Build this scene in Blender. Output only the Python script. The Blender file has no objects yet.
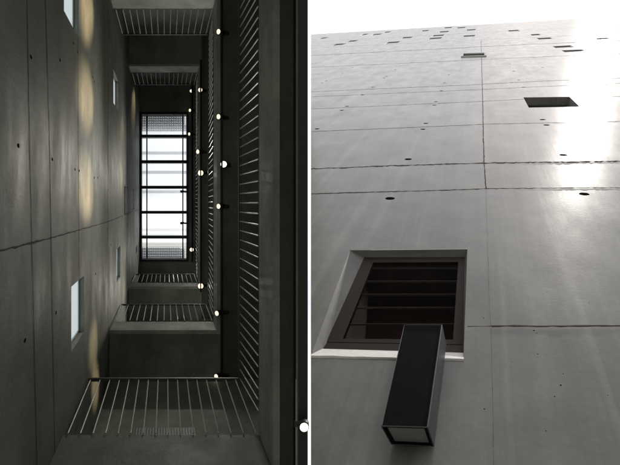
import bpy, bmesh, math, random
from mathutils import Vector, Matrix
from mathutils.geometry import tessellate_polygon
random.seed(11)
SC = bpy.context.scene
COL = SC.collection
F = 560.0                     # focal length in photo pixels (photo is 620 wide)
CX, CY = 310.0, 232.5
ZA = 3.3                      # height of the first gallery above the eye
U = ZA / F                    # one shaft unit in metres
VX, VY = 166.0, 203.0         # where the shaft axis points
KX, KY = (VX - CX) / F, (VY - CY) / F     # lean of the shaft per metre of height

# ------------------------------------------------------------------ helpers
def link(o, parent=None):
    COL.objects.link(o)
    if parent is not None:
        o.parent = parent
    return o

def thing(name, label, cat, loc=(0, 0, 0), group=None):
    o = bpy.data.objects.new(name, None)
    o.empty_display_size = 0.2
    o.location = loc
    o['label'] = label
    o['category'] = cat
    if group:
        o['group'] = group
    return link(o)

def obj(name, bm, mats, parent=None, smooth=False, world=True):
    """link bm as one mesh object; bm is in world coordinates"""
    me = bpy.data.meshes.new(name)
    if world and parent is not None:
        off = Vector((0, 0, 0))
        p = parent
        while p is not None:
            off += p.location
            p = p.parent
        bmesh.ops.translate(bm, verts=bm.verts, vec=-off)
    bmesh.ops.recalc_face_normals(bm, faces=bm.faces)
    bm.to_mesh(me)
    bm.free()
    if not isinstance(mats, (list, tuple)):
        mats = [mats]
    for m in mats:
        me.materials.append(m)
    if smooth:
        for p in me.polygons:
            p.use_smooth = True
    return link(bpy.data.objects.new(name, me), parent)

def hexa(bm, pts, mi=0):
    """pts: 4 bottom then 4 top"""
    v = [bm.verts.new(p) for p in pts]
    for q in ((0, 1, 2, 3), (4, 5, 6, 7), (0, 1, 5, 4), (1, 2, 6, 5), (2, 3, 7, 6), (3, 0, 4, 7)):
        f = bm.faces.new([v[i] for i in q])
        f.material_index = mi
    return v

def S(X, Y, z):
    """shaft units (X right, Y towards the near end gallery) at height z -> world"""
    return Vector((X * U + KX * z, Y * U + KY * z, z))

def sbox(bm, X0, X1, Y0, Y1, z0, z1, mi=0):
    hexa(bm, [S(X0, Y0, z0), S(X1, Y0, z0), S(X1, Y1, z0), S(X0, Y1, z0),
              S(X0, Y0, z1), S(X1, Y0, z1), S(X1, Y1, z1), S(X0, Y1, z1)], mi)

def cyl(bm, a, b, r, n=8, mi=0, r2=None):
    a = Vector(a); b = Vector(b)
    d = (b - a).normalized()
    t = Vector((0, 0, 1)) if abs(d.z) < .9 else Vector((1, 0, 0))
    e1 = d.cross(t).normalized(); e2 = d.cross(e1)
    r2 = r if r2 is None else r2
    va = [bm.verts.new(a + (e1 * math.cos(i * 2 * math.pi / n) + e2 * math.sin(i * 2 * math.pi / n)) * r) for i in range(n)]
    vb = [bm.verts.new(b + (e1 * math.cos(i * 2 * math.pi / n) + e2 * math.sin(i * 2 * math.pi / n)) * r2) for i in range(n)]
    for i in range(n):
        j = (i + 1) % n
        f = bm.faces.new([va[i], va[j], vb[j], vb[i]]); f.material_index = mi
    f = bm.faces.new(va[::-1]); f.material_index = mi
    f = bm.faces.new(vb); f.material_index = mi

def plate(bm, outer, holes, front, back, mi=0, edge=True, hole_cups=()):
    """flat plate in 2D (a,b) with holes; front/back map a 2D point to 3D.
    hole_cups: list of (loop, depth_map) closed shallow pockets instead of through holes"""
    loops = [outer] + list(holes) + [c[0] for c in hole_cups]
    for side, mp in (('f', front), ('b', back)):
        ls = loops if side == 'f' else [outer] + list(holes)
        flat = [p for l in ls for p in l]
        tris = tessellate_polygon([[Vector((p[0], p[1], 0)) for p in l] for l in ls])
        vs = [bm.verts.new(mp(p)) for p in flat]
        for t in tris:
            try:
                f = bm.faces.new([vs[i] for i in t]); f.material_index = mi
            except ValueError:
                pass
        if side == 'f':
            vf = vs
        else:
            vb = vs
    k = 0
    for li, l in enumerate([outer] + list(holes)):
        n = len(l)
        for i in range(n):
            j = (i + 1) % n
            if li == 0 and not edge:
                continue
            f = bm.faces.new([vf[k + i], vf[k + j], vb[k + j], vb[k + i]]); f.material_index = mi
        k += n
    for loop, mp in hole_cups:  # pockets coloured dark to stand for the shade inside them
        n = len(loop)
        bv = [bm.verts.new(mp(p)) for p in loop]
        for i in range(n):
            j = (i + 1) % n
            bm.faces.new([vf[k + i], vf[k + j], bv[j], bv[i]]).material_index = 1
        bm.faces.new(bv).material_index = 1
        k += n

# ------------------------------------------------------------------ materials
def newmat(name):
    m = bpy.data.materials.new(name)
    m.use_nodes = True
    nt = m.node_tree
    nt.nodes.clear()
    out = nt.nodes.new('ShaderNodeOutputMaterial')
    b = nt.nodes.new('ShaderNodeBsdfPrincipled')
    nt.links.new(b.outputs[0], out.inputs[0])
    return m, nt, b, out

def node(nt, t, **kw):
    n = nt.nodes.new(t)
    for k, v in kw.items():
        setattr(n, k, v)
    return n

def noise(nt, co, scale, detail=5, rough=.6, mscale=(1, 1, 1), rot=(0, 0, 0)):
    mp = node(nt, 'ShaderNodeMapping')
    mp.inputs['Scale'].default_value = mscale
    mp.inputs['Rotation'].default_value = rot
    nt.links.new(co, mp.inputs[0])
    n = node(nt, 'ShaderNodeTexNoise')
    n.inputs['Scale'].default_value = scale
    n.inputs['Detail'].default_value = detail
    n.inputs['Roughness'].default_value = rough
    nt.links.new(mp.outputs[0], n.inputs['Vector'])
    return n.outputs['Fac']

def ramp(nt, fac, stops):
    r = node(nt, 'ShaderNodeValToRGB')
    e = r.color_ramp.elements
    while len(e) < len(stops):
        e.new(.5)
    for el, (p, c) in zip(e, stops):
        el.position = p
        el.color = (c, c, c, 1) if isinstance(c, (int, float)) else (*c, 1)
    nt.links.new(fac, r.inputs[0])
    return r.outputs[0]

def mixc(nt, a, b, fac, mode='MIX'):
    m = node(nt, 'ShaderNodeMix', data_type='RGBA', blend_type=mode)
    for v, i in ((fac, 0), (a, 6), (b, 7)):
        if hasattr(v, 'is_output'):
            nt.links.new(v, m.inputs[i])
        elif i == 0:
            m.inputs[0].default_value = v
        else:
            m.inputs[i].default_value = (*v, 1) if len(v) == 3 else v
    return m.outputs[2]

def concrete(name, base, streak=(1, 1, 1), rough=(.5, .75), amp=.25, spec=.5, bump=.3, pits=True, scale=1.0, strk=None):
    m, nt, b, out = newmat(name)
    tc = node(nt, 'ShaderNodeTexCoord')
    co = tc.outputs['Object']
    cloud = ramp(nt, noise(nt, co, 1.1 * scale, 6, .62), [(.3, 1 - amp), (.7, 1 + amp * .6)])
    fine = ramp(nt, noise(nt, co, 14 * scale, 6, .7), [(.25, 1 - amp * .45), (.75, 1 + amp * .3)])
    c = mixc(nt, base, cloud, 1.0, 'MULTIPLY')
    c = mixc(nt, c, fine, 1.0, 'MULTIPLY')
    st = noise(nt, co, 1.0, 5, .65, mscale=streak)
    c = mixc(nt, c, ramp(nt, st, [(.3, 1 - amp * .8), (.5, 1.0), (.72, 1 + amp * .7)]), 1.0, 'MULTIPLY')
    if strk:
        st2 = noise(nt, co, 1.0, 3, .5, mscale=strk)
        c = mixc(nt, c, ramp(nt, st2, [(.57, 1.0), (.66, 1 + amp * .9)]), 1.0, 'MULTIPLY')
    hs = fine
    if pits:
        vo = node(nt, 'ShaderNodeTexVoronoi', feature='F1')
        vo.inputs['Scale'].default_value = 9 * scale
        nt.links.new(co, vo.inputs['Vector'])
        pm = ramp(nt, vo.outputs['Distance'], [(.035, .35), (.07, 1)])
        gate = ramp(nt, noise(nt, co, 2.3 * scale, 3, .5), [(.5, 0.0), (.58, 1.0)])
        c = mixc(nt, c, mixc(nt, c, pm, 1.0, 'MULTIPLY'), gate)
    nt.links.new(c, b.inputs['Base Color'])
    rr = node(nt, 'ShaderNodeMapRange')
    rr.inputs[1].default_value = .3; rr.inputs[2].default_value = .7
    rr.inputs[3].default_value = rough[0]; rr.inputs[4].default_value = rough[1]
    nt.links.new(noise(nt, co, 1.6 * scale, 7, .7, mscale=(1, .45, 1)), rr.inputs[0])
    nt.links.new(rr.outputs[0], b.inputs['Roughness'])
    b.inputs['Specular IOR Level'].default_value = spec
    bp = node(nt, 'ShaderNodeBump')
    bp.inputs['Strength'].default_value = bump
    bp.inputs['Distance'].default_value = .01
    nt.links.new(noise(nt, co, 22 * scale, 6, .7), bp.inputs['Height'])
    bp2 = node(nt, 'ShaderNodeBump')
    bp2.inputs['Strength'].default_value = bump * .7
    bp2.inputs['Distance'].default_value = .03
    nt.links.new(st, bp2.inputs['Height'])
    nt.links.new(bp.outputs[0], bp2.inputs['Normal'])
    nt.links.new(bp2.outputs[0], b.inputs['Normal'])
    return m

def plain(name, col, rough=.5, metal=0.0, spec=.5, var=.15, sc=18):
    m, nt, b, out = newmat(name)
    tc = node(nt, 'ShaderNodeTexCoord')
    n = noise(nt, tc.outputs['Object'], sc, 5, .65)
    c = mixc(nt, col, ramp(nt, n, [(.3, 1 - var), (.7, 1 + var)]), 1.0, 'MULTIPLY')
    nt.links.new(c, b.inputs['Base Color'])
    rr = node(nt, 'ShaderNodeMapRange')
    rr.inputs[3].default_value = max(.03, rough - .12); rr.inputs[4].default_value = rough + .12
    nt.links.new(n, rr.inputs[0])
    nt.links.new(rr.outputs[0], b.inputs['Roughness'])
    b.inputs['Metallic'].default_value = metal
    b.inputs['Specular IOR Level'].default_value = spec
    return m

def emitter(name, col, s):
    m, nt, b, out = newmat(name)
    nt.nodes.remove(b)
    e = node(nt, 'ShaderNodeEmission')
    e.inputs[0].default_value = (*col, 1)
    e.inputs[1].default_value = s
    nt.links.new(e.outputs[0], out.inputs[0])
    return m

def clear_glass(name, tint=(.95, .97, .97), gl=.08):
    m, nt, b, out = newmat(name)
    nt.nodes.remove(b)
    t = node(nt, 'ShaderNodeBsdfTransparent'); t.inputs[0].default_value = (*tint, 1)
    g = node(nt, 'ShaderNodeBsdfGlossy'); g.inputs['Roughness'].default_value = .05
    fr = node(nt, 'ShaderNodeLayerWeight'); fr.inputs[0].default_value = gl
    mx = node(nt, 'ShaderNodeMixShader')
    nt.links.new(fr.outputs['Fresnel'], mx.inputs[0])
    nt.links.new(t.outputs[0], mx.inputs[1]); nt.links.new(g.outputs[0], mx.inputs[2])
    nt.links.new(mx.outputs[0], out.inputs[0])
    return m

M = {}
M['facade'] = concrete('facade_concrete', (.214, .206, .191), streak=(4.6, .16, 1), rough=(.18, .29), amp=.24, spec=.2, bump=.07, scale=1.3, strk=(5.5, .10, 1))
M['joint'] = plain('joint_mortar_and_hole_shade', (.04, .032, .026), .9, var=.5, sc=30)  # dark joints; tie holes take it as painted shade
M['seam'] = plain('pour_seam', (.155, .148, .136), .7, var=.3, sc=20)
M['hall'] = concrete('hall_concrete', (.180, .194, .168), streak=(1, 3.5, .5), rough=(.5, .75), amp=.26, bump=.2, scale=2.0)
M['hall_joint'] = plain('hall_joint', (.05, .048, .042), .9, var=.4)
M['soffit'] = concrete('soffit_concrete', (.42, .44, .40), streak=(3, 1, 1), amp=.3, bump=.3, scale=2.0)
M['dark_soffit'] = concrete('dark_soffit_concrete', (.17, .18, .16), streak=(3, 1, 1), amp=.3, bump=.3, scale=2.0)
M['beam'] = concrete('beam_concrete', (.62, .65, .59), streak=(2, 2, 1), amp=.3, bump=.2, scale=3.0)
M['pale_floor'] = concrete('pale_screed', (.55, .54, .50), amp=.15, bump=.1)
M['steel'] = plain('galvanised_steel', (.52, .53, .52), .45, .2, var=.12)
M['rail'] = plain('rail_steel', (.10, .103, .10), .45, .3, var=.15)
M['black'] = plain('black_painted_steel', (.012, .012, .013), .45, 0, var=.3)
M['dark_steel'] = plain('dark_steel', (.07, .075, .08), .5, .2, var=.2)
M['lamp_box'] = plain('lamp_box_paint', (.008, .008, .009), .75, 0, .03, var=.35, sc=9)
M['lamp_edge'] = plain('lamp_box_edge', (.05, .052, .056), .5, .2, var=.25)
M['wood'] = plain('brown_wood', (.026, .018, .014), .65, 0, .15, var=.3, sc=12)
M['sill'] = plain('pale_sill', (.72, .71, .68), .6, var=.1)
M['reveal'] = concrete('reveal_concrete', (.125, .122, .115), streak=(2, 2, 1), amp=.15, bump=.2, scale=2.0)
M['far_pane'] = plain('hazed_window_glass', (.24, .245, .25), .3, 0, .5, var=.3, sc=1)  # raised grey puts lens haze over the far slits into the colour
M['dark_room'] = plain('dark_interior', (.02, .014, .012), .7, var=.3, sc=3)
M['slat'] = plain('blind_slat', (.15, .145, .14), .4, var=.2)
M['pane_dark'] = plain('dark_glass', (.012, .011, .011), .2, 0, .5, var=.3, sc=3)
def milky(name, col, k):
    m = clear_glass(name, (.95, .97, .97), .03)
    nt = m.node_tree
    out = [n for n in nt.nodes if n.type == 'OUTPUT_MATERIAL'][0]
    src = out.inputs[0].links[0].from_socket
    tl = node(nt, 'ShaderNodeBsdfTranslucent'); tl.inputs[0].default_value = (*col, 1)
    mx = node(nt, 'ShaderNodeMixShader'); mx.inputs[0].default_value = k
    nt.links.new(src, mx.inputs[1]); nt.links.new(tl.outputs[0], mx.inputs[2])
    nt.links.new(mx.outputs[0], out.inputs[0])
    return m
M['glass'] = milky('milky_skylight_glass', (1, 1, 1), .4)
M['frost'] = milky('hall_window_glass', (.9, .95, .95), .93)
M['white_frame'] = plain('white_frame', (.62, .62, .6), .5, var=.08)
M['grating'] = plain('grating_steel', (.10, .105, .11), .5, .3, var=.1)
M['purlin'] = plain('pale_purlin', (.5, .52, .54), .5)
M['glow_dim'] = emitter('lamp_lens_dim', (1, .88, .66), 1.25)
M['glow'] = emitter('lamp_lens', (1, .88, .66), 2.6)
M['ground'] = concrete('ground_paving', (.32, .316, .30), streak=(1, 1, 1), amp=.3, bump=.4, scale=.8)

# ------------------------------------------------------------------ camera
cam = bpy.data.cameras.new('camera')
cam.sensor_fit = 'HORIZONTAL'
cam.sensor_width = 36.0
cam.lens = 36.0 * F / 620.0
cam.clip_start = .02
cam.clip_end = 3000
co = bpy.data.objects.new('camera', cam)
co.rotation_euler = (math.pi, 0, 0)          # straight up, the picture's top towards -Y
COL.objects.link(co)
SC.camera = co

# ------------------------------------------------------------------ light
SUN_PX = (604.0, -29.0)
sd = Vector(((SUN_PX[0] - CX) / F, (SUN_PX[1] - CY) / F, 1)).normalized()
sl = bpy.data.lights.new('sun', 'SUN')
sl.energy = 2.0
sl.angle = math.radians(.55)
sl.color = (1, .95, .87)
so = bpy.data.objects.new('sun', sl)
so.rotation_euler = sd.to_track_quat('Z', 'Y').to_euler()
so.location = (20, -20, 60)
COL.objects.link(so)

w = bpy.data.worlds.new('World')
SC.world = w
w.use_nodes = True
nt = w.node_tree
nt.nodes.clear()
wo = node(nt, 'ShaderNodeOutputWorld')
bg = node(nt, 'ShaderNodeBackground')
sky = node(nt, 'ShaderNodeTexSky', sky_type='NISHITA')
sky.sun_disc = False
sky.sun_elevation = math.asin(sd.z)
sky.sun_rotation = math.atan2(sd.x, sd.y)
sky.dust_density = 3.0
tc = node(nt, 'ShaderNodeTexCoord')
veil = ramp(nt, noise(nt, tc.outputs['Generated'], 3.2, 6, .55, mscale=(1, 1, 1.6)), [(.30, .45), (.52, .97)])
wc = mixc(nt, sky.outputs[0], (8.6, 8.7, 8.9), veil)
nt.links.new(wc, bg.inputs[0])
bg.inputs[1].default_value = .15
nt.links.new(bg.outputs[0], wo.inputs[0])

vs = SC.view_settings
vs.view_transform = 'Standard'
vs.look = 'None'
vs.exposure = 0.0
vs.gamma = 1.0
vs.use_curve_mapping = False

# ------------------------------------------------------------------ ground
bm = bmesh.new()
g = 900
bm.faces.new([bm.verts.new(p) for p in ((-g, -g, -1.6), (g, -g, -1.6), (g, g, -1.6), (-g, g, -1.6))])
o = obj('ground', bm, M['ground'])
o['kind'] = 'structure'

# =================================================================== RIGHT: the leaning concrete facade
du = Vector((5360.0, -117.5, -560.0)).normalized()       # along the courses, to the right
dv = Vector((172.0, -232.5, 560.0)).normalized()         # up the facade
nin = du.cross(dv)
if nin.y < 0:
    nin = -nin
nin.normalize()                                          # into the wall
DIST = 2.1
eu = (dv.cross(nin)).normalized()
if eu.x < 0:
    eu = -eu
ORG = Vector(((340 - CX), (357 - CY), F))
ORG = ORG * (DIST / ORG.dot(nin))
FM = Matrix((eu, dv, -nin)).transposed().to_4x4()        # local (along, up, out) -> world
FM.translation = ORG
FI = FM.inverted()

def fpix(px, py, out=0.0):
    """where the sight line of a photo point meets the facade (or a plane 'out' metres in front of it): local coords"""
    r = Vector((px - CX, py - CY, F))
    p = r * ((DIST - out) / r.dot(nin))
    return FI @ p

def f2(px, py):
    p = fpix(px, py)
    return (p.x, p.y)

bld = thing('concrete_building', 'tall grey concrete building with small square windows and tie holes under the white sky', 'building')
bld.matrix_world = FM

def fobj(name, bm, mats, parent, smooth=False):
    return obj(name, bm, mats, parent, smooth, world=False)

def slope(x, y):
    return (y - 350.0) / (x + 5050.0)

def quad_px(x0, x1, y0, y1):
    """axis aligned opening: lower edge from x0 to x1 at y1, top at y0"""
    bl = (x0, y1); br = (x1, y1 + slope(x0, y1) * (x1 - x0))
    def up(p):
        vx, vy = 482.0, 0.0
        t = (p[1] - (y0 + (p[1] - y1))) / (p[1] - vy)
        return (p[0] + (vx - p[0]) * t, p[1] + (vy - p[1]) * t)
    return [bl, br, up(br), up(bl)]

slits = [(329.5, 340, 43.9, 46.0), (345, 354, 40.6, 42.2), (359, 364.5, 34, 35.4), (384, 396.6, 42, 44), (399.7, 409.5, 37.2, 39),
         (369.5, 378.5, 34, 35.5), (427.6, 440.5, 38, 39.7), (431.5, 443, 35.2, 36.6), (438, 447.7, 31.5, 33), (420, 427, 30.4, 31.8),
         (443, 451, 27.4, 28.8), (382, 388, 31.8, 33), (456.5, 465, 27.4, 28.7), (466, 475.5, 29.6, 31), (462.6, 475, 35.6, 37.4),
         (509, 520, 30.4, 31.8), (538.7, 553, 38.2, 39.6), (555.5, 574.3, 46.3, 48.2), (564.5, 586.5, 50.4, 52.4), (597, 611.5, 38.2, 39.8),
         (316, 323, 37.6, 39.2), (532, 541, 34.4, 35.6)]
openings = [quad_px(*s) for s in slits]
pale_open = [(461.0, 57.4), (486.5, 56.6), (486.2, 53.6), (461.6, 54.4)]
second = [(528.8, 107.6), (580.0, 106.7), (569.4, 96.8), (523.4, 97.4)]
BIG_O = [(311.4, 354.8), (463.6, 358.2), (467.4, 249.0), (350.0, 250.2)]
allop = openings + [pale_open, second, BIG_O]

ties = [(390, 198.4, 1.2), (408.2, 159.2, 1.1), (423, 129.2, 1), (425.8, 123.4, 1), (434.4, 105.2, 1), (435.8, 101.7, 1), (317, 128.9, 1),
        (341.8, 110.3, 1), (347, 106.2, 1), (362.3, 95, 1), (372.6, 87.2, 1), (441.3, 90.8, 1), (444.4, 83, 1), (448.7, 74.8, .9),
        (322.3, 83, 1), (326.3, 80.8, 1), (384, 78, 1), (386.4, 76.4, 1), (395.3, 69.7, 1), (342.4, 73, .8), (352.7, 67.6, .8),
        (584.2, 194, 1.2), (563.2, 155, 1.1), (546.4, 125, 1.1), (542.6, 119.6, 1.1), (523.7, 87.2, 1), (518.8, 80, 1), (513.7, 71, 1),
        (509.8, 64, .9), (607, 85, 1), (594, 78, 1), (542.6, 67.6, .9)]
pits = [(560.7, 385.2, .28), (554.7, 396.5, .2), (537.6, 354, .2), (563, 374, .16), (534, 330.5, .3), (537, 333, .2), (484.4, 409, .22),
        (462, 242, .16), (468.5, 243, .2), (370, 203, .15), (376, 193.5, .15), (608, 395, .15), (512, 362, .12), (483.5, 318, .25),
        (546, 431, .16), (589, 303, .14), (519, 282, .13), (543, 294, .12)]
outer_px_l = 310.9
roofL = f2(outer_px_l, 34.4)
botL = f2(outer_px_l, 3000)
roofR = (roofL[0] + 46, roofL[1] + 46 * (du.dot(dv)))
outer = [(botL[0], -6.5), (botL[0] + 46, -6.5), (roofR[0], roofR[1]), roofL]
def lerp_edge(v):
    # left edge is straight between botL and roofL
    t = (v - botL[1]) / (roofL[1] - botL[1])
    return botL[0] + (roofL[0] - botL[0]) * t
outer[0] = (lerp_edge(-6.5), -6.5)
outer[1] = (outer[0][0] + 46, -6.5)
TH = .45
def front(p): return Vector((p[0], p[1], 0))
BIGC = f2(405, 300)
def backm(p):
    if p in BIGL:                            # the wall opens out behind the big window
        bx = p[0] + .42 if p == BIGL[0] else p[0] + .05 if p == BIGL[3] else BIGC[0] + (p[0] - BIGC[0]) * 1.5
        return Vector((bx, BIGC[1] + (p[1] - BIGC[1]) * 1.9, -TH))
    return backm0(p)
def backm0(p): return Vector((p[0] + (.35 if p[0] < outer[3][0] + .5 and (p == outer[0] or p == outer[3]) else 0), p[1], -TH))
holes = [[f2(*q) for q in op] for op in allop]
BIGL = holes[-1]
cups = []
def circ(px, py, r, n=14, k=1.0):
    c = f2(px, py)
    ph = random.random() * 6
    return [(c[0] + r * math.cos(i * 2 * math.pi / n + ph) * k * random.uniform(.93, 1.07), c[1] + r * math.sin(i * 2 * math.pi / n + ph) * random.uniform(.93, 1.07)) for i in range(n)]
for (x, y, k) in ties:
    lp = circ(x, y, .047 * k)
    cups.append((lp, lambda p: Vector((p[0], p[1], -.06))))
for (x, y, k) in pits:
    lp = circ(x, y, .022 * k, 9)
    cups.append((lp, lambda p: Vector((p[0], p[1], -.012))))

bm = bmesh.new()
plate(bm, outer, holes, front, backm, 0, True, cups)

def joint(bm, pts, w, mi=1, out=.004, jit=.55, step=.05):
    """a ragged pour joint: irregular crust a few mm proud, following photo points"""
    pts = list(pts)
    if pts[-1][0] >= 680:                    # courses run on along the facade
        (xa, ya), (xb, yb) = pts[-2], pts[-1]
        pts.append((1300, yb + (yb - ya) / (xb - xa) * (1300 - xb)))
    P = [Vector((*f2(*p), 0)) for p in pts]
    L = []
    for a, b in zip(P[:-1], P[1:]):
        n = max(2, min(900, int((b - a).length / step)))
        for i in range(n):
            L.append(a.lerp(b, i / n))
    L.append(P[-1])
    d = (P[-1] - P[0]).normalized()
    nrm = Vector((-d.y, d.x, 0))
    vv = []
    wob = 0
    for i, p in enumerate(L):
        wob = wob * .7 + random.gauss(0, w * .15)
        h0 = w * .5 * random.uniform(1 - jit, 1 + jit); h1 = w * .5 * random.uniform(1 - jit, 1 + jit)
        c = p + nrm * wob * .6
        vv.append([bm.verts.new(c - nrm * h0 + Vector((0, 0, .0015))), bm.verts.new(c + Vector((0, 0, .0015 + out * .25 * random.uniform(.5, 1.5)))),
                   bm.verts.new(c + nrm * h1 + Vector((0, 0, .0015)))])
    for a, b in zip(vv[:-1], vv[1:]):
        for k in (0, 1):
            bm.faces.new([a[k], b[k], b[k + 1], a[k + 1]]).material_index = mi

joint(bm, [(311.2, 168.8), (400, 165.4), (465, 163.7), (484, 163.0), (620, 161.3), (700, 160)], .046, out=.008, jit=.9, step=.035)
joint(bm, [(311.2, 193.8), (465, 189.6), (486, 188.6), (620, 187.7), (700, 187)], .024, out=.005, jit=.85, step=.03)
joint(bm, [(311.2, 131.6), (465, 125.2), (484, 124.2), (620, 121.3), (700, 120)], .02, jit=.7)
joint(bm, [(311.2, 109.0), (465, 102.2), (524, 99.2)], .02)
joint(bm, [(572, 97.6), (620, 96.4), (700, 95)], .02)
joint(bm, [(311.2, 96.8), (465, 90.2), (577, 85), (700, 80)], .025)
joint(bm, [(311.2, 91.8), (465, 85.1), (548, 80.8), (700, 75)], .035)
joint(bm, [(311.2, 67.4), (465, 60.4), (560, 56), (700, 51)], .06, step=.1)
joint(bm, [(311.2, 55.5), (465, 47.6), (535, 44), (700, 38)], .11, step=.15, out=.012)
joint(bm, [(311.2, 48.2), (465, 40.5), (700, 30)], .03, step=.15)
joint(bm, [(311.2, 42.0), (465, 33.4), (700, 21)], .04, step=.2)
joint(bm, [(467.6, 326.4), (491, 326.2)], .006, jit=.7)
joint(bm, [(491.6, 326.1), (560, 326.3), (620, 325.6), (680, 325)], .017, out=.008, jit=.8)
joint(bm, [(481, 40), (482.6, 98), (484, 162.6)], .014, jit=.6)
joint(bm, [(484.2, 163.6), (486, 188.2)], .012)
joint(bm, [(486.2, 189.2), (489.6, 300), (491, 326)], .0035, mi=2, jit=.9)
joint(bm, [(491.2, 326.5), (493, 400), (494, 470)], .0025, mi=2, jit=.95)
_m = M['facade']; _nt = _m.node_tree
_b = [n for n in _nt.nodes if n.type == 'BSDF_PRINCIPLED'][0]
_src = _b.inputs['Base Color'].links[0].from_socket
_tc = node(_nt, 'ShaderNodeTexCoord'); _sx = node(_nt, 'ShaderNodeSeparateXYZ')
_nt.links.new(_tc.outputs['Object'], _sx.inputs[0])
_tan = du.dot(dv) / du.dot(eu)
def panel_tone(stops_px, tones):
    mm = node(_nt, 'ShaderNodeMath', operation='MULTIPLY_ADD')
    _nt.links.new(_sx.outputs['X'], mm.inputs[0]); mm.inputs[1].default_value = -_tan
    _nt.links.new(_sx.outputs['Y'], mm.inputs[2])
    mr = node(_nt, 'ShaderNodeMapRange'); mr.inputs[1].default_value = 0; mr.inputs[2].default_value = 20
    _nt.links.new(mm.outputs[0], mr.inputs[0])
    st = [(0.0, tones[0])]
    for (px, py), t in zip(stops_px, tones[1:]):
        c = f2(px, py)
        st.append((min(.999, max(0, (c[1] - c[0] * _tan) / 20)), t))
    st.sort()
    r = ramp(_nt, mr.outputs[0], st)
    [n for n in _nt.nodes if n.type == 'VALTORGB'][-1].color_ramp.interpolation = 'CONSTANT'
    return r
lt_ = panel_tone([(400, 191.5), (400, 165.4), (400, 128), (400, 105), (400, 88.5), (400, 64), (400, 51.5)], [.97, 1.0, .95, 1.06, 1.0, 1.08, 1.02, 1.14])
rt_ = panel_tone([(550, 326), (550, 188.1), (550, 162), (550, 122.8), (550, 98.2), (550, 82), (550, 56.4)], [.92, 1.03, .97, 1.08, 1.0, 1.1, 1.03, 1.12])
_gt = node(_nt, 'ShaderNodeMath', operation='GREATER_THAN')
_xl = node(_nt, 'ShaderNodeMath', operation='MULTIPLY_ADD')     # the upright joint leans a little
_p0 = f2(494, 470); _p1 = f2(482, 70)
_k = (_p1[0] - _p0[0]) / (_p1[1] - _p0[1])
_nt.links.new(_sx.outputs['Y'], _xl.inputs[0]); _xl.inputs[1].default_value = -_k
_nt.links.new(_sx.outputs['X'], _xl.inputs[2])
_nt.links.new(_xl.outputs[0], _gt.inputs[0]); _gt.inputs[1].default_value = _p0[0] - _k * _p0[1]
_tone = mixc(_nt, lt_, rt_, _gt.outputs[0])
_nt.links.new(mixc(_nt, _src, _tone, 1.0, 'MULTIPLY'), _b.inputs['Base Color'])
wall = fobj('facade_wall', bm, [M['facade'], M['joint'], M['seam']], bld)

# ---- small and middle windows: reveal box with a dark pane set back
def local_quad(px, depth):
    return [Vector((f2(*q)[0], f2(*q)[1], -depth)) for q in px]
def grow(q, k):
    c = sum(q, Vector()) / 4
    return [c + (p - c) * k for p in q]
def small_window(px, depth=.22, frame_mat='dark_steel', fw=.06, pane='pane_dark'):
    q = local_quad(px, depth)
    wq = grow(q, 1.0)
    bm = bmesh.new()
    inner = grow(wq, 1 - fw * 2)
    for i in range(4):
        j = (i + 1) % 4
        a, b, c, d = wq[i], wq[j], inner[j], inner[i]
        up = Vector((0, 0, .03))
        hexa(bm, [a, b, c, d, a + up, b + up, c + up, d + up])
    fr = fobj('window', bm, M[frame_mat], bld)
    bm = bmesh.new()
    inner2 = grow(wq, .985)
    dn = Vector((0, 0, -.02))
    hexa(bm, [p + dn for p in inner2] + [p - Vector((0, 0, .002)) for p in inner2])
    fobj('pane', bm, M[pane], fr)
    return fr
for op in openings:
    small_window(op, .05, pane='far_pane', frame_mat='far_pane')
small_window(second, .2)
pf = small_window(pale_open, .12, 'white_frame', .12, 'pane_dark')
# the pale window keeps a projecting light frame
bm = bmesh.new()
q = local_quad(pale_open, 0)
up = Vector((0, 0, .05)); lo = Vector((0, 0, .001))
inn = grow(q, .84)
for i in range(4):
    j = (i + 1) % 4
    hexa(bm, [q[i] + lo, q[j] + lo, inn[j] + lo, inn[i] + lo, q[i] + up, q[j] + up, inn[j] + up, inn[i] + up])
fobj('surround', bm, M['white_frame'], pf)

# ---- the big window
D1 = .065
big = bpy.data.objects.new('window', None)
big.empty_display_size = .2
link(big, bld)
big['label'] = 'large square window with brown wooden frame and drawn blinds behind dark glass'
Oc = [fpix(*p) for p in BIG_O]                                   # bl br tr tl on the face
Fo = [fpix(*p, -D1) for p in ((326.5, 342.2), (463.0, 344.8), (464.6, 257.4), (364.3, 257.6))]
Fi = [fpix(*p, -D1) for p in ((342.7, 338.8), (453.0, 339.6), (458.2, 262.0), (373.2, 262.4))]
eps = Vector((0, 0, -.002))
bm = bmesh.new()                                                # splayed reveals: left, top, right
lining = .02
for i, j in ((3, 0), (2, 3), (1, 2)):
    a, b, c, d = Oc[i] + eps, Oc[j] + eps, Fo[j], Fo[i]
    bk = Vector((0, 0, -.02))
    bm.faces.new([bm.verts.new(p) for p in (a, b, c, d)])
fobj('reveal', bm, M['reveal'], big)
bm = bmesh.new()                                                # sloping sill
sl_i = [fpix(311.6, 348.4, -.05), fpix(463.4, 352.8, -.05)]
sl_o = [fpix(311.2, 355.4, .012), fpix(463.8, 358.8, .012)]
lowo = [p + Vector((0, -.012, 0)) for p in sl_o]
n = 14
top = []
for k in range(n + 1):
    t = k / n
    top.append((sl_i[0].lerp(sl_i[1], t), sl_o[0].lerp(sl_o[1], t) + Vector((0, random.uniform(-.004, .003), 0)), lowo[0].lerp(lowo[1], t) + Vector((0, random.uniform(-.003, .003), -.02))))
vv = [[bm.verts.new(p) for p in r] for r in top]
for a, b in zip(vv[:-1], vv[1:]):
    for k in (0, 1):
        bm.faces.new([a[k], b[k], b[k + 1], a[k + 1]])
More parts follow.
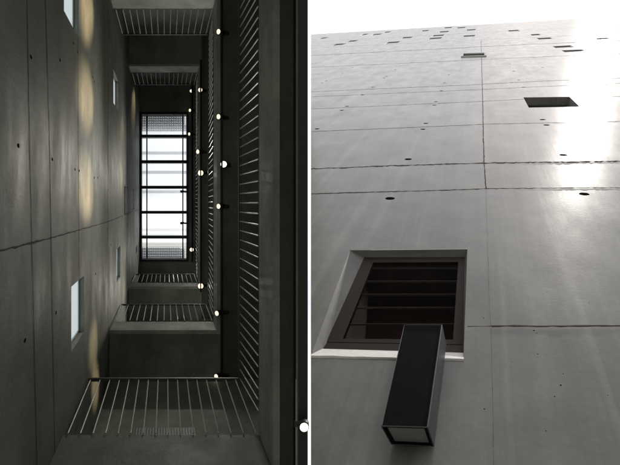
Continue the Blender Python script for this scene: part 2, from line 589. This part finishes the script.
fobj('sill', bm, M['sill'], big)
bm = bmesh.new()                                                # strip between sill and frame
hexa(bm, [sl_i[0] + eps, sl_i[1] + eps, Fo[1], Fo[0]] + [p + Vector((0, 0, -.03)) for p in (sl_i[0], sl_i[1], Fo[1], Fo[0])])
fobj('sill_board', bm, M['wood'], big)
bm = bmesh.new()
up = Vector((0, 0, .003)); dn = Vector((0, 0, -.045))
for i in range(4):
    j = (i + 1) % 4
    a, b, c, d = Fo[i], Fo[j], Fi[j], Fi[i]
    hexa(bm, [a + dn, b + dn, c + dn, d + dn, a + up, b + up, c + up * .2, d + up * .2])
fobj('frame', bm, M['wood'], big)
bm = bmesh.new()
fi2 = [p + Vector((0, 0, -.008)) for p in grow(Fi, 1.01)]
hexa(bm, [p + Vector((0, 0, -.006)) for p in fi2] + fi2)
M['win_glass'] = clear_glass('window_glass', (.8, .77, .75), .02)
fobj('pane', bm, M['win_glass'], big)
bm = bmesh.new()                                                # blind of wide slats just behind the glass
def ledge(y, th):
    t = (y - 262.2) / (339.2 - 262.2)
    # perspective: interpolate in photo space
    xl = 373.2 + (342.7 - 373.2) * t; xr = 458.2 + (453.0 - 458.2) * t
    a = fpix(xl + .6, y, -D1 - .03); b = fpix(xr - .6, y, -D1 - .03)
    o1 = Vector((0, th, 0)); o2 = Vector((0, .004, -.02))
    hexa(bm, [a, b, b + o1, a + o1, a + o2, b + o2, b + o2 + o1, a + o2 + o1])
for y in (267.7, 280.8, 293.9, 307.2, 323.6):
    ledge(y, .0028)
fobj('blind', bm, M['slat'], big)
bm = bmesh.new()                                                # the dim room behind
ro = grow(Fo, 1.0)
bk = Vector((0, 0, -.5))
v = [bm.verts.new(p + Vector((0, 0, -.047))) for p in ro]; v2 = [bm.verts.new(p + bk) for p in ro]
for i in range(4):
    j = (i + 1) % 4
    bm.faces.new([v[i], v[j], v2[j], v2[i]])
bm.faces.new(v2)
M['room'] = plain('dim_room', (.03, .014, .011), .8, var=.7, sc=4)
fobj('room_lining', bm, M['room'], big)

# ------------------------------------------------------------------ the black box lamp on the facade
def fw(px, py, out):
    return FM @ fpix(px, py, out)
lampo = fw(410, 440, 0)
lamp = thing('wall_lamp', 'long black box lamp with a glazed lower end, mounted below the large window', 'lamp', lampo)
FR = .24
BK = .012
top_f = [fw(404.3, 325, FR), fw(441.7, 325, FR)]
bot_f = [fw(381.7, 426.2, FR), fw(427.3, 427.4, FR)]
bot_b = [fw(391.7, 444.0, .02), fw(433.4, 446.0, .02)]
off = [bot_b[0] - bot_f[0], bot_b[1] - bot_f[1]]
top_b = [top_f[0] + off[0], top_f[1] + off[1]]
bm = bmesh.new()
# bl br front, br bl back (lower end) then upper end; the lower end is open with a rim
Lo = [bot_f[0], bot_f[1], bot_b[1], bot_b[0]]
Hi = [top_f[0], top_f[1], top_b[1], top_b[0]]
up3 = (top_f[0] - bot_f[0]).normalized()
cen = sum(Lo, Vector()) / 4
Li = [cen + (p - cen) * .84 for p in Lo]
Lr = [p + up3 * .10 for p in Li]
vl = [bm.verts.new(p) for p in Lo]; vh = [bm.verts.new(p) for p in Hi]; vi = [bm.verts.new(p) for p in Li]; vr = [bm.verts.new(p) for p in Lr]
for i in range(4):
    j = (i + 1) % 4
    bm.faces.new([vl[i], vl[j], vh[j], vh[i]])
    bm.faces.new([vl[i], vl[j], vi[j], vi[i]])
    bm.faces.new([vi[i], vi[j], vr[j], vr[i]])
bm.faces.new(vr); bm.faces.new(vh)
hs = obj('housing', bm, M['lamp_box'], lamp)
bv = hs.modifiers.new('edge', 'BEVEL'); bv.width = .003; bv.segments = 2
bm = bmesh.new()
lp = [cen + (p - cen) * .83 + up3 * .012 for p in Lo]
hexa(bm, lp + [p + up3 * .004 for p in lp])
M['lamp_glass'] = plain('lamp_glass', (.30, .31, .30), .25, 0, .6, var=.12, sc=14)
obj('lens_glass', bm, M['lamp_glass'], lamp)
bm = bmesh.new()                                              # thin arrises, paler than the box
def strip(a, b, r):
    cyl(bm, a, b, r, 6)
for i in range(4):
    strip(Lo[i], Lo[(i + 1) % 4], .0035)
    strip(Hi[i], Hi[(i + 1) % 4], .003)
strip(Lo[1], Hi[1], .0035); strip(Lo[0], Hi[0], .0018)
obj('edge_trim', bm, M['lamp_edge'], lamp)
M['side'] = plain('lamp_side_sky_light', (.04, .043, .048), .5, 0, .4, var=.35, sc=6)  # lighter than the box: sky light on this side put into the colour
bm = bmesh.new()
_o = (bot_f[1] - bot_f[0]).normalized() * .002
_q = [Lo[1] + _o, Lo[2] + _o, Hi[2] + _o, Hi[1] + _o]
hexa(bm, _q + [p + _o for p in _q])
obj('sky_lit_side', bm, M['side'], lamp)
bc = (bot_b[0] + bot_b[1] + top_b[0] + top_b[1]) / 4
e1 = (bot_b[1] - bot_b[0]).normalized()
for t in (.25, .7):
    c = (bot_b[0] + bot_b[1]) / 2
    c = c + ((top_b[0] + top_b[1]) / 2 - c) * t
    for s in (-.055, .055):
        a = c + e1 * s
        l = FI @ a
        b_ = FM @ Vector((l.x, l.y, -.03))
        bm = bmesh.new()
        cyl(bm, a - nin * .02, b_, .014, 10)
        obj('bracket', bm, M['black'], lamp)
bm = bmesh.new()
cyl(bm, cen + up3 * .05, cen + up3 * .09, .03, 14)
obj('bulb', bm, M['white_frame'], lamp, True)

# =================================================================== LEFT: the tall gallery hall
ZL = [ZA * k for k in (1.0, 1.955, 2.91, 3.87)]
ZTOP = ZL[3]
XL, XR, YN, YF = -103.0, 93.0, 232.0, -380.0
YNB, YFB = 322.0, -466.0
hall = thing('gallery_hall', 'dark concrete stair hall with galleries stacked round a narrow shaft under a skylight', 'building', (-.6, 0, -1.6))

def wpix(px, py):
    """photo point on the left wall -> (Y, z)"""
    k = (XL) / (px - VX)
    return ((py - VY) * k, k * ZA)

WALLT = 9.5
wins = [  # corner points on the wall in the photo: TL TR BR BL
    [(64.0, -26), (79.0, -22), (79.0, 37), (64.0, 13)],
    [(113.2, 71.5), (118.3, 79), (118.3, 110), (113.8, 105.5)],
    [(70.7, 285), (84.0, 277.5), (84.3, 333.5), (71.9, 348.5)],
    [(116.5, 249), (120.4, 246.5), (120.4, 277), (116.9, 282)],
    [(124.0, 186), (126.5, 186), (126.6, 214), (124.2, 215)],
    [(132.4, 188.5), (134.6, 189), (134.6, 209.5), (132.5, 210)],
    [(135.2, 247), (137.4, 246), (137.4, 252.5), (135.3, 254)]]
def rect(w):
    P = [wpix(*p) for p in w]
    y0 = (P[0][0] + P[1][0]) / 2; y1 = (P[2][0] + P[3][0]) / 2
    z0 = (P[0][1] + P[3][1]) / 2; z1 = (P[1][1] + P[2][1]) / 2
    return [(y0, z0), (y1, z0), (y1, z1), (y0, z1)]
wr = [rect(w) for w in wins]
lt = [(73.3, 43), (77.7, 51.7), (92.7, 77), (94.3, 81.7), (18.3, 145.7), (52.3, 159.3), (75, 169.3), (79.3, 170.7), (94.3, 177.7), (97.7, 177.7),
      (56, 312.7), (25, 340.7), (97.7, 368), (100, 362.3), (95.5, 274), (60, 60), (31, 57), (108, 190), (111, 245)]
lc = []
for (x, y) in lt:
    c = wpix(x, y)
    r = .02
    lp = [(c[0] + r / U * .5 * math.cos(a * math.pi / 6), c[1] + r * math.sin(a * math.pi / 6)) for a in range(12)]
    lc.append((lp, lambda p: S(XL - 4, p[0], p[1])))
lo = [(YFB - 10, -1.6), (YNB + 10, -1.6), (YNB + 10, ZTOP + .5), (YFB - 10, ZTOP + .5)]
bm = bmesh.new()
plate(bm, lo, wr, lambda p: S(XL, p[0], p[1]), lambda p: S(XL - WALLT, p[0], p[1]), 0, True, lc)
def wjoint(pts, w, step=.05):
    P = [wpix(*p) for p in pts]
    P3 = [S(XL, *p) for p in P]
    nx = (S(XL, 0, 1) - S(XL, 100, 1)).cross(S(XL, 0, 2) - S(XL, 0, 1)).normalized()
    if nx.x < 0: nx = -nx
    vv = []
    for a, b in zip(P3[:-1], P3[1:]):
        n = max(2, int((b - a).length / step))
        d = (b - a).normalized(); s = nx.cross(d)
        for i in range(n + 1):
            c = a.lerp(b, i / n) + s * random.gauss(0, w * .12)
            h = w * .32 * random.uniform(.5, 1.4)
            vv.append([bm.verts.new(c - s * h + nx * .002), bm.verts.new(c + nx * .003), bm.verts.new(c + s * h + nx * .002)])
    for a, b in zip(vv[:-1], vv[1:]):
        for k in (0, 1):
            bm.faces.new([a[k], b[k], b[k + 1], a[k + 1]]).material_index = 1
wjoint([(26.5, -8), (29.5, 155), (33, 310), (37, 475)], .012)
wjoint([(45, -8), (49.5, 155), (52, 310), (55, 475)], .013)
wjoint([(77.5, -8), (78, 155), (79, 276)], .010)
wjoint([(108.5, -8), (107.5, 230), (108, 330), (109, 400)], .022)
wjoint([(-8, 252.5), (33, 242.5), (54, 237), (107, 222), (139, 209)], .012)
obj('side_wall', bm, [M['hall'], M['hall_joint']], hall)
for r in wr:
    y0, z0 = r[0]; y1, z1 = r[2]
    xo = XL - 7
    t = .012; ty = t / U
    bm = bmesh.new()
    big_w = (z1 - z0) > .5
    sbox(bm, xo - 2, xo + .5, y0, y1, z0, z0 + t); sbox(bm, xo - 2, xo + .5, y0, y1, z1 - t, z1)
    sbox(bm, xo - 2, xo + .5, y0, y0 + ty, z0 + t, z1 - t); sbox(bm, xo - 2, xo + .5, y1 - ty, y1, z0 + t, z1 - t)
    fr = obj('window', bm, M['white_frame'], hall)
    bm = bmesh.new()
    sbox(bm, xo - 1.2, xo - .6, y0 + ty, y1 - ty, z0 + t, z1 - t)
    obj('pane', bm, M['frost'], fr)

# outer wall to the right (upright, tapering), a black strip at its lower edge stands for the shaded underside
WZ0 = 2.0
def owall(px, y, z): return Vector(((px - CX) / F * z, y, z))
Y0w = YFB * U + KY * 0 - 1.2; Y1w = YNB * U + .35
bm = bmesh.new()
hexa(bm, [owall(296, Y0w, WZ0 + .06), owall(307.7, Y0w, WZ0 + .06), owall(307.7, Y1w, WZ0 + .06), owall(296, Y1w, WZ0 + .06),
          owall(296, Y0w, ZTOP + .5), owall(307.7, Y0w, ZTOP + .5), owall(307.7, Y1w, ZTOP + .5), owall(296, Y1w, ZTOP + .5)])
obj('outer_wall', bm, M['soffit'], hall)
bm = bmesh.new()
hexa(bm, [owall(298, Y0w, WZ0), owall(307.8, Y0w, WZ0), owall(307.8, Y1w, WZ0), owall(298, Y1w, WZ0),
          owall(298, Y0w, WZ0 + .058), owall(307.8, Y0w, WZ0 + .058), owall(307.8, Y1w, WZ0 + .058), owall(298, Y1w, WZ0 + .058)])
obj('underside_shade_strip', bm, M['black'], hall)
# end walls
def endwall(Ya, Yb):
    bm = bmesh.new()
    for z0, z1 in ((-1.6, ZTOP + .5),):
        def rx(z): return (297.0 - CX) / F * max(z, 0) - (.02 if z <= 0 else 0)
        def pt(right, Y, z):
            p = S(XL, Y, z)
            if right: p.x = rx(z)
            return p
        hexa(bm, [pt(0, Ya, z0), pt(1, Ya, z0), pt(1, Yb, z0), pt(0, Yb, z0), pt(0, Ya, z1), pt(1, Ya, z1), pt(1, Yb, z1), pt(0, Yb, z1)])
    return bm
obj('end_wall', endwall(YNB, YNB + 20), M['soffit'], hall)
obj('end_wall', endwall(YFB - 20, YFB), M['soffit'], hall)

RX = {}
def xright(z): return ((296.5 - CX) / F * z - KX * z) / U
DROP = .43
for k in range(3):
    z = ZL[k]
    zl = z - DROP
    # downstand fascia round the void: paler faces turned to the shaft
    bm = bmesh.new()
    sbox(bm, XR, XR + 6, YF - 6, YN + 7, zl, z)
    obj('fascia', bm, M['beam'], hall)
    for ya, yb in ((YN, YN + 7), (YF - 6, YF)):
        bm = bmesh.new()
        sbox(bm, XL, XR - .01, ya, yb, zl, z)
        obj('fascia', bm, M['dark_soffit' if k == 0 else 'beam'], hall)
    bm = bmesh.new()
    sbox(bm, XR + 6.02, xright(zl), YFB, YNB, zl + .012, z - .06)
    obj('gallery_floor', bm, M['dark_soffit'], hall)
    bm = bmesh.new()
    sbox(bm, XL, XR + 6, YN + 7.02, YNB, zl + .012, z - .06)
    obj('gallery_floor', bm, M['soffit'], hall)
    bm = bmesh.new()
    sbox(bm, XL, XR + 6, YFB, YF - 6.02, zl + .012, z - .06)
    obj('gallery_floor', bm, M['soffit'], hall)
# roof with the skylight opening
SX0, SX1, SY0, SY1 = -101.0, 87.0, -352.0, 227.0
bm = bmesh.new()
z = ZTOP
xr = xright(z + .5)
sbox(bm, SX1, xr, YFB, YNB, z, z + .35)
sbox(bm, XL, SX1, SY1, YNB, z, z + .35)
sbox(bm, XL, SX1, YFB, SY0, z, z + .35)
obj('roof', bm, M['soffit'], hall)
# slatted low window in the near end wall, behind the first balustrade
bm = bmesh.new()
zz0, zz1 = YNB / (437.0 - VY) * ZA, YNB / (429.5 - VY) * ZA
kk = (zz0 + zz1) / 2 / ZA
X0w, X1w = (134 - VX) * kk, (195 - VX) * kk
sbox(bm, X0w, X1w, YNB - 2.5, YNB - .5, zz0 - .15, zz1)
bk_ = obj('window', bm, M['white_frame'], hall)
bk_['label'] = 'low slatted window in the end wall behind the nearest railing'
bm = bmesh.new()
n = 22
for i in range(n):
    xx = X0w + (X1w - X0w) * (i + .5) / n
    sbox(bm, xx - .55, xx + .55, YNB - 4, YNB - 2.6, zz0 - .15, zz1 - .02)
obj('slat', bm, M['grating'], bk_)
# floor of the hall
bm = bmesh.new()
pts = [S(XL, YFB, -1.6), Vector((-.002, S(0, YFB, -1.6).y, -1.6)), Vector((-.002, S(0, YNB, -1.6).y, -1.6)), S(XL, YNB, -1.6)]
hexa(bm, pts[:4] + [p + Vector((0, 0, .006)) for p in pts])
obj('floor', bm, M['pale_floor'], hall)

# ------------------------------------------------------------------ skylight
def zp(px): return (px - VX) * ZTOP / ZA
def zq(py): return (py - VY) * ZTOP / ZA
sk = thing('skylight', 'long white skylight crossed by dark beams at the top of the shaft', 'skylight', S(0, -60, ZTOP))
bm = bmesh.new()
sbox(bm, SX0, SX0 + 7, SY0, SY1, z - .02, z + .3); sbox(bm, SX1 - 7, SX1, SY0, SY1, z - .02, z + .3)
sbox(bm, SX0 + 7, SX1 - 7, SY0, SY0 + 9, z - .02, z + .3); sbox(bm, SX0 + 7, SX1 - 7, SY1 - 9, SY1, z - .02, z + .3)
obj('frame', bm, M['dark_steel'], sk)
for py in (136, 161.6, 187.2, 212.3, 237.2):
    bm = bmesh.new()
    Y = zq(py)
    sbox(bm, SX0 + 7, SX1 - 7, Y - 5.6, Y + 5.6, z + .0, z + .22)
    obj('beam', bm, M['dark_steel'], sk)
for px in (146.5, 183.2):
    bm = bmesh.new()
    X = zp(px)
    sbox(bm, X - 2.4, X + 2.4, SY0 + 9, SY1 - 9, z + .24, z + .29)
    obj('mullion', bm, M['grating'], sk)
bm = bmesh.new()
sbox(bm, SX0 + 7, SX1 - 7, SY0 + 9, SY1 - 9, z + .295, z + .305)
obj('pane', bm, M['glass'], sk)
for py in (153, 172.3, 191.8, 229.8, 244):
    bm = bmesh.new()
    zz = z + .55
    Y = (py - VY) * zz / ZA
    sbox(bm, SX0 - 2, SX1 + 2, Y - 6, Y + 6, zz, zz + .04)
    obj('purlin', bm, M['purlin'], sk)
for (ya, yb) in ((111, 130.5), (246.5, 262)):
    bm = bmesh.new()
    zz = z + .42
    Ya, Yb = (ya - VY) * zz / ZA, (yb - VY) * zz / ZA
    n = 26
    for i in range(n + 1):
        X = SX0 + (SX1 - SX0) * i / n
        sbox(bm, X - 2.3, X + 2.3, Ya, Yb, zz, zz + .02)
    m_ = max(3, int((Yb - Ya) / 9))
    for i in range(m_ + 1):
        Y = Ya + (Yb - Ya) * i / m_
        sbox(bm, SX0, SX1, Y - 2.4, Y + 2.4, zz + .021, zz + .04)
    obj('grating', bm, M['grating'], sk)

# ------------------------------------------------------------------ balustrades
def bar(name, parent, X, Y, z0, z1, r, X2=None, Y2=None):
    bm = bmesh.new()
    cyl(bm, S(X, Y, z0), S(X if X2 is None else X2, Y if Y2 is None else Y2, z1), r, 6)
    return obj(name, bm, M['steel'], parent)
labels = ['steel bar balustrade round the lowest gallery, nearest to the viewer',
          'steel bar balustrade round the middle gallery, above the nearest one',
          'steel bar balustrade round the topmost gallery, just below the skylight']
for k in range(3):
    z = ZL[k]
    bal = thing('balustrade', labels[k], 'balustrade', S(XR, YN, z), 'balustrades of the galleries')
    H = .98
    r = (.0043, .0055, .0065)[k]
    rx, rn, rf = XR + 3.2, YN - 2.5, YF - 1
    ax, an, af = XR - 1.0, YN - 2.0, YF + 2
    def rail(p, q, w, h):
        bm = bmesh.new()
        (X0, Y0), (X1, Y1) = p, q
        sbox(bm, min(X0, X1) - w, max(X0, X1) + w, min(Y0, Y1) - w, max(Y0, Y1) + w, z + H, z + H + h)
        obj('rail', bm, M['rail'], bal)
    rw = (2.2, 1.8, 1.6)[k]
    rail((XL + 4, rn), (rx - rw * 2 - .1, rn), rw, .02)
    rail((rx, rf), (rx, rn), rw, .02)
    rail((XL + 4, rf), (rx - rw * 2 - .1, rf), rw, .02)
    step = 12.6 if k == 0 else 13.5
    n = int((XR - XL) / step)
    for i in range(n + 1):
        X = XL + 5 + (XR - XL - 8) * i / n
        bar('baluster', bal, X, an, z - .005, z + H, r, X2=X, Y2=rn)
        if k > 0:
            bar('baluster', bal, X, af, z - .005, z + H, r, X2=X, Y2=rf)
    st2 = 10.8 if k == 0 else 12.0
    lo_, hi_ = (-262, YN - 25) if k == 0 else (YF + 12, YN - 14)
    n = int((hi_ - lo_) / st2)
    for i in range(n + 1):
        Y = lo_ + (hi_ - lo_) * i / n
        bar('baluster', bal, ax, Y, z - .005, z + H, r, X2=rx, Y2=Y * (1.10 if k == 0 else 1.0))

# ------------------------------------------------------------------ conduits and spotlights
def shp(px, py, z):
    return Vector(((px - CX) / F * z, (py - CY) / F * z, z))
def conduit(px, y0, y1, z, r, label):
    t = bmesh.new()
    cyl(t, shp(px, y0, z), shp(px, y1, z), r, 10)
    o = obj('conduit', t, M['black'])
    o['label'] = label; o['category'] = 'conduit'; o['group'] = 'conduits under the galleries'
    return o
def spotlight(px, py, z, cpx, label, aim=None, energy=0, head=.031, facing=None, glow='glow_dim', spread=21, down=0):
    if down: glow = 'glow'
    if z > 8 and head > .03: head = .040
    if down: head *= 1.25 if head > .02 else 1
    p = shp(px, py, z)
    c = shp(cpx, py, z)
    t = thing('spotlight', label, 'spotlight', c, 'spotlights along the galleries')
    d = Vector((-.62, .10, -.78)).normalized() if facing is None else Vector(facing).normalized()
    bm = bmesh.new()
    cyl(bm, p - d * head * 2.6, p, head * .8, 14, r2=head)
    obj('head', bm, M['black'], t, True)
    bm = bmesh.new()
    cyl(bm, p + d * .001, p + d * .006, head * .86, 14)
    obj('lens', bm, M[glow], t)
    bm = bmesh.new()
    a = p - d * head * 1.6
    hub = c + Vector((0, 0, head * 1.7))
    cyl(bm, a, hub, head * .3, 8)
    cyl(bm, hub + Vector((-.01, 0, 0)), hub + Vector((head * 2.2, 0, 0)), head * .62, 10)
    obj('arm', bm, M['black'], t)
    if energy:
        L = bpy.data.lights.new('spot_beam', 'SPOT')
        L.energy = energy; L.color = (1, .77, .43); L.spot_size = math.radians(spread); L.spot_blend = 1.0; L.shadow_soft_size = .03
        lo2 = bpy.data.objects.new('spot_beam', L)
        v = Vector(aim) - p
        lo2.rotation_euler = v.to_track_quat('-Z', 'Y').to_euler()
        lo2.location = p + d * .02 - c
        link(lo2, t)
    if down:
        L = bpy.data.lights.new('down_beam', 'SPOT')
        L.energy = down; L.color = (1, .95, .84); L.spot_size = math.radians(150); L.spot_blend = .8; L.shadow_soft_size = .04
        lo3 = bpy.data.objects.new('down_beam', L)
        lo3.location = p + Vector((-.02, 0, -.03)) - c
        link(lo3, t)
    return t
def wl(px, py):
    Y, z = wpix(px, py)
    return S(XL, Y, z)
zb, zc, zd = ZL[1] - DROP - .05, ZL[2] - DROP - .05, ZL[3] - .05
conduit(222, -40, 440, zb, .011, 'black conduit under the middle gallery carrying the large spotlights')
conduit(200.8, 60, 292, zc, .014, 'black conduit under the top gallery, between two rows of railing bars')
conduit(192.2, 84, 262, zd, .016, 'black conduit beside the skylight carrying the smallest spotlights')
conduit(294.4, -20, 480, ZA - DROP - .05, .0055, 'thin conduit below the nearest gallery ceiling by the right wall')
E = 95
spotlight(218.7, 31.7, zb, 222, 'spotlight on the middle conduit, nearest the top of the picture', wl(87.5, 8), E)
spotlight(218.7, 116.7, zb, 222, 'spotlight on the middle conduit, second below the top one', wl(87.5, 98), E)
spotlight(223.7, 164.3, zb, 222, 'round bright spotlight right of the middle conduit, facing the viewer', None, 0, facing=(-.1, .0, -1), down=50)
spotlight(218.7, 206.3, zb, 222, 'spotlight on the middle conduit, just below the round bright one', wl(87.5, 187), E)
spotlight(217.0, 313.3, zb, 222, 'spotlight on the middle conduit, beside the corner of the middle gallery', wl(94, 345), E * .5)
spotlight(216.4, 376.5, zb, 222, 'spotlight on the middle conduit, just above the nearest railing', wl(96, 385), E * .45)
spotlight(200.3, 90, zc, 200.8, 'round spotlight at the upper end of the top gallery conduit', wl(122, 140), E * .6, facing=(-.1, .0, -1))
spotlight(197.9, 151.7, zc, 200.8, 'dim spotlight turned away on the top gallery conduit', None, 0)
spotlight(200.7, 173, zc, 200.8, 'round spotlight in the middle of the top gallery conduit', wl(121, 180), E * .3, facing=(-.1, .0, -1), down=44)
spotlight(200.7, 286, zc, 200.8, 'round spotlight at the corner of the top gallery, lower end of its conduit', wl(124, 290), E * .3, facing=(-.1, .0, -1), down=44)
spotlight(191.3, 91, zd, 192.2, 'small spotlight beyond the upper end of the skylight', wl(134, 110), E * .6, facing=(-.1, 0, -1))
spotlight(190.0, 110.3, zd, 192.2, 'small spotlight at the top right corner of the skylight')
spotlight(189.3, 134, zd, 192.2, 'small spotlight at the right end of the first skylight beam')
spotlight(191.7, 249.7, zd, 192.2, 'small spotlight at the bottom right corner of the skylight', None, 0, facing=(-.1, 0, -1), down=24)
spotlight(304.2, 427, 1.93, 297, 'glaring spotlight at the right edge, half hidden by the wall', None, 0, head=.017, facing=(-.05, 0, -1), down=24)
for i, (x, y) in enumerate(((181, 161.5), (181, 191.5), (181, 223.2))):
    t = spotlight(x, y, zd + .02, 184, ['dark unlit spotlight hanging in the skylight at the second beam', 'dark unlit spotlight hanging in the skylight at the third beam',
                  'dark unlit spotlight hanging in the skylight below the fourth beam'][i], None, 0, head=.03, glow='dark_steel')
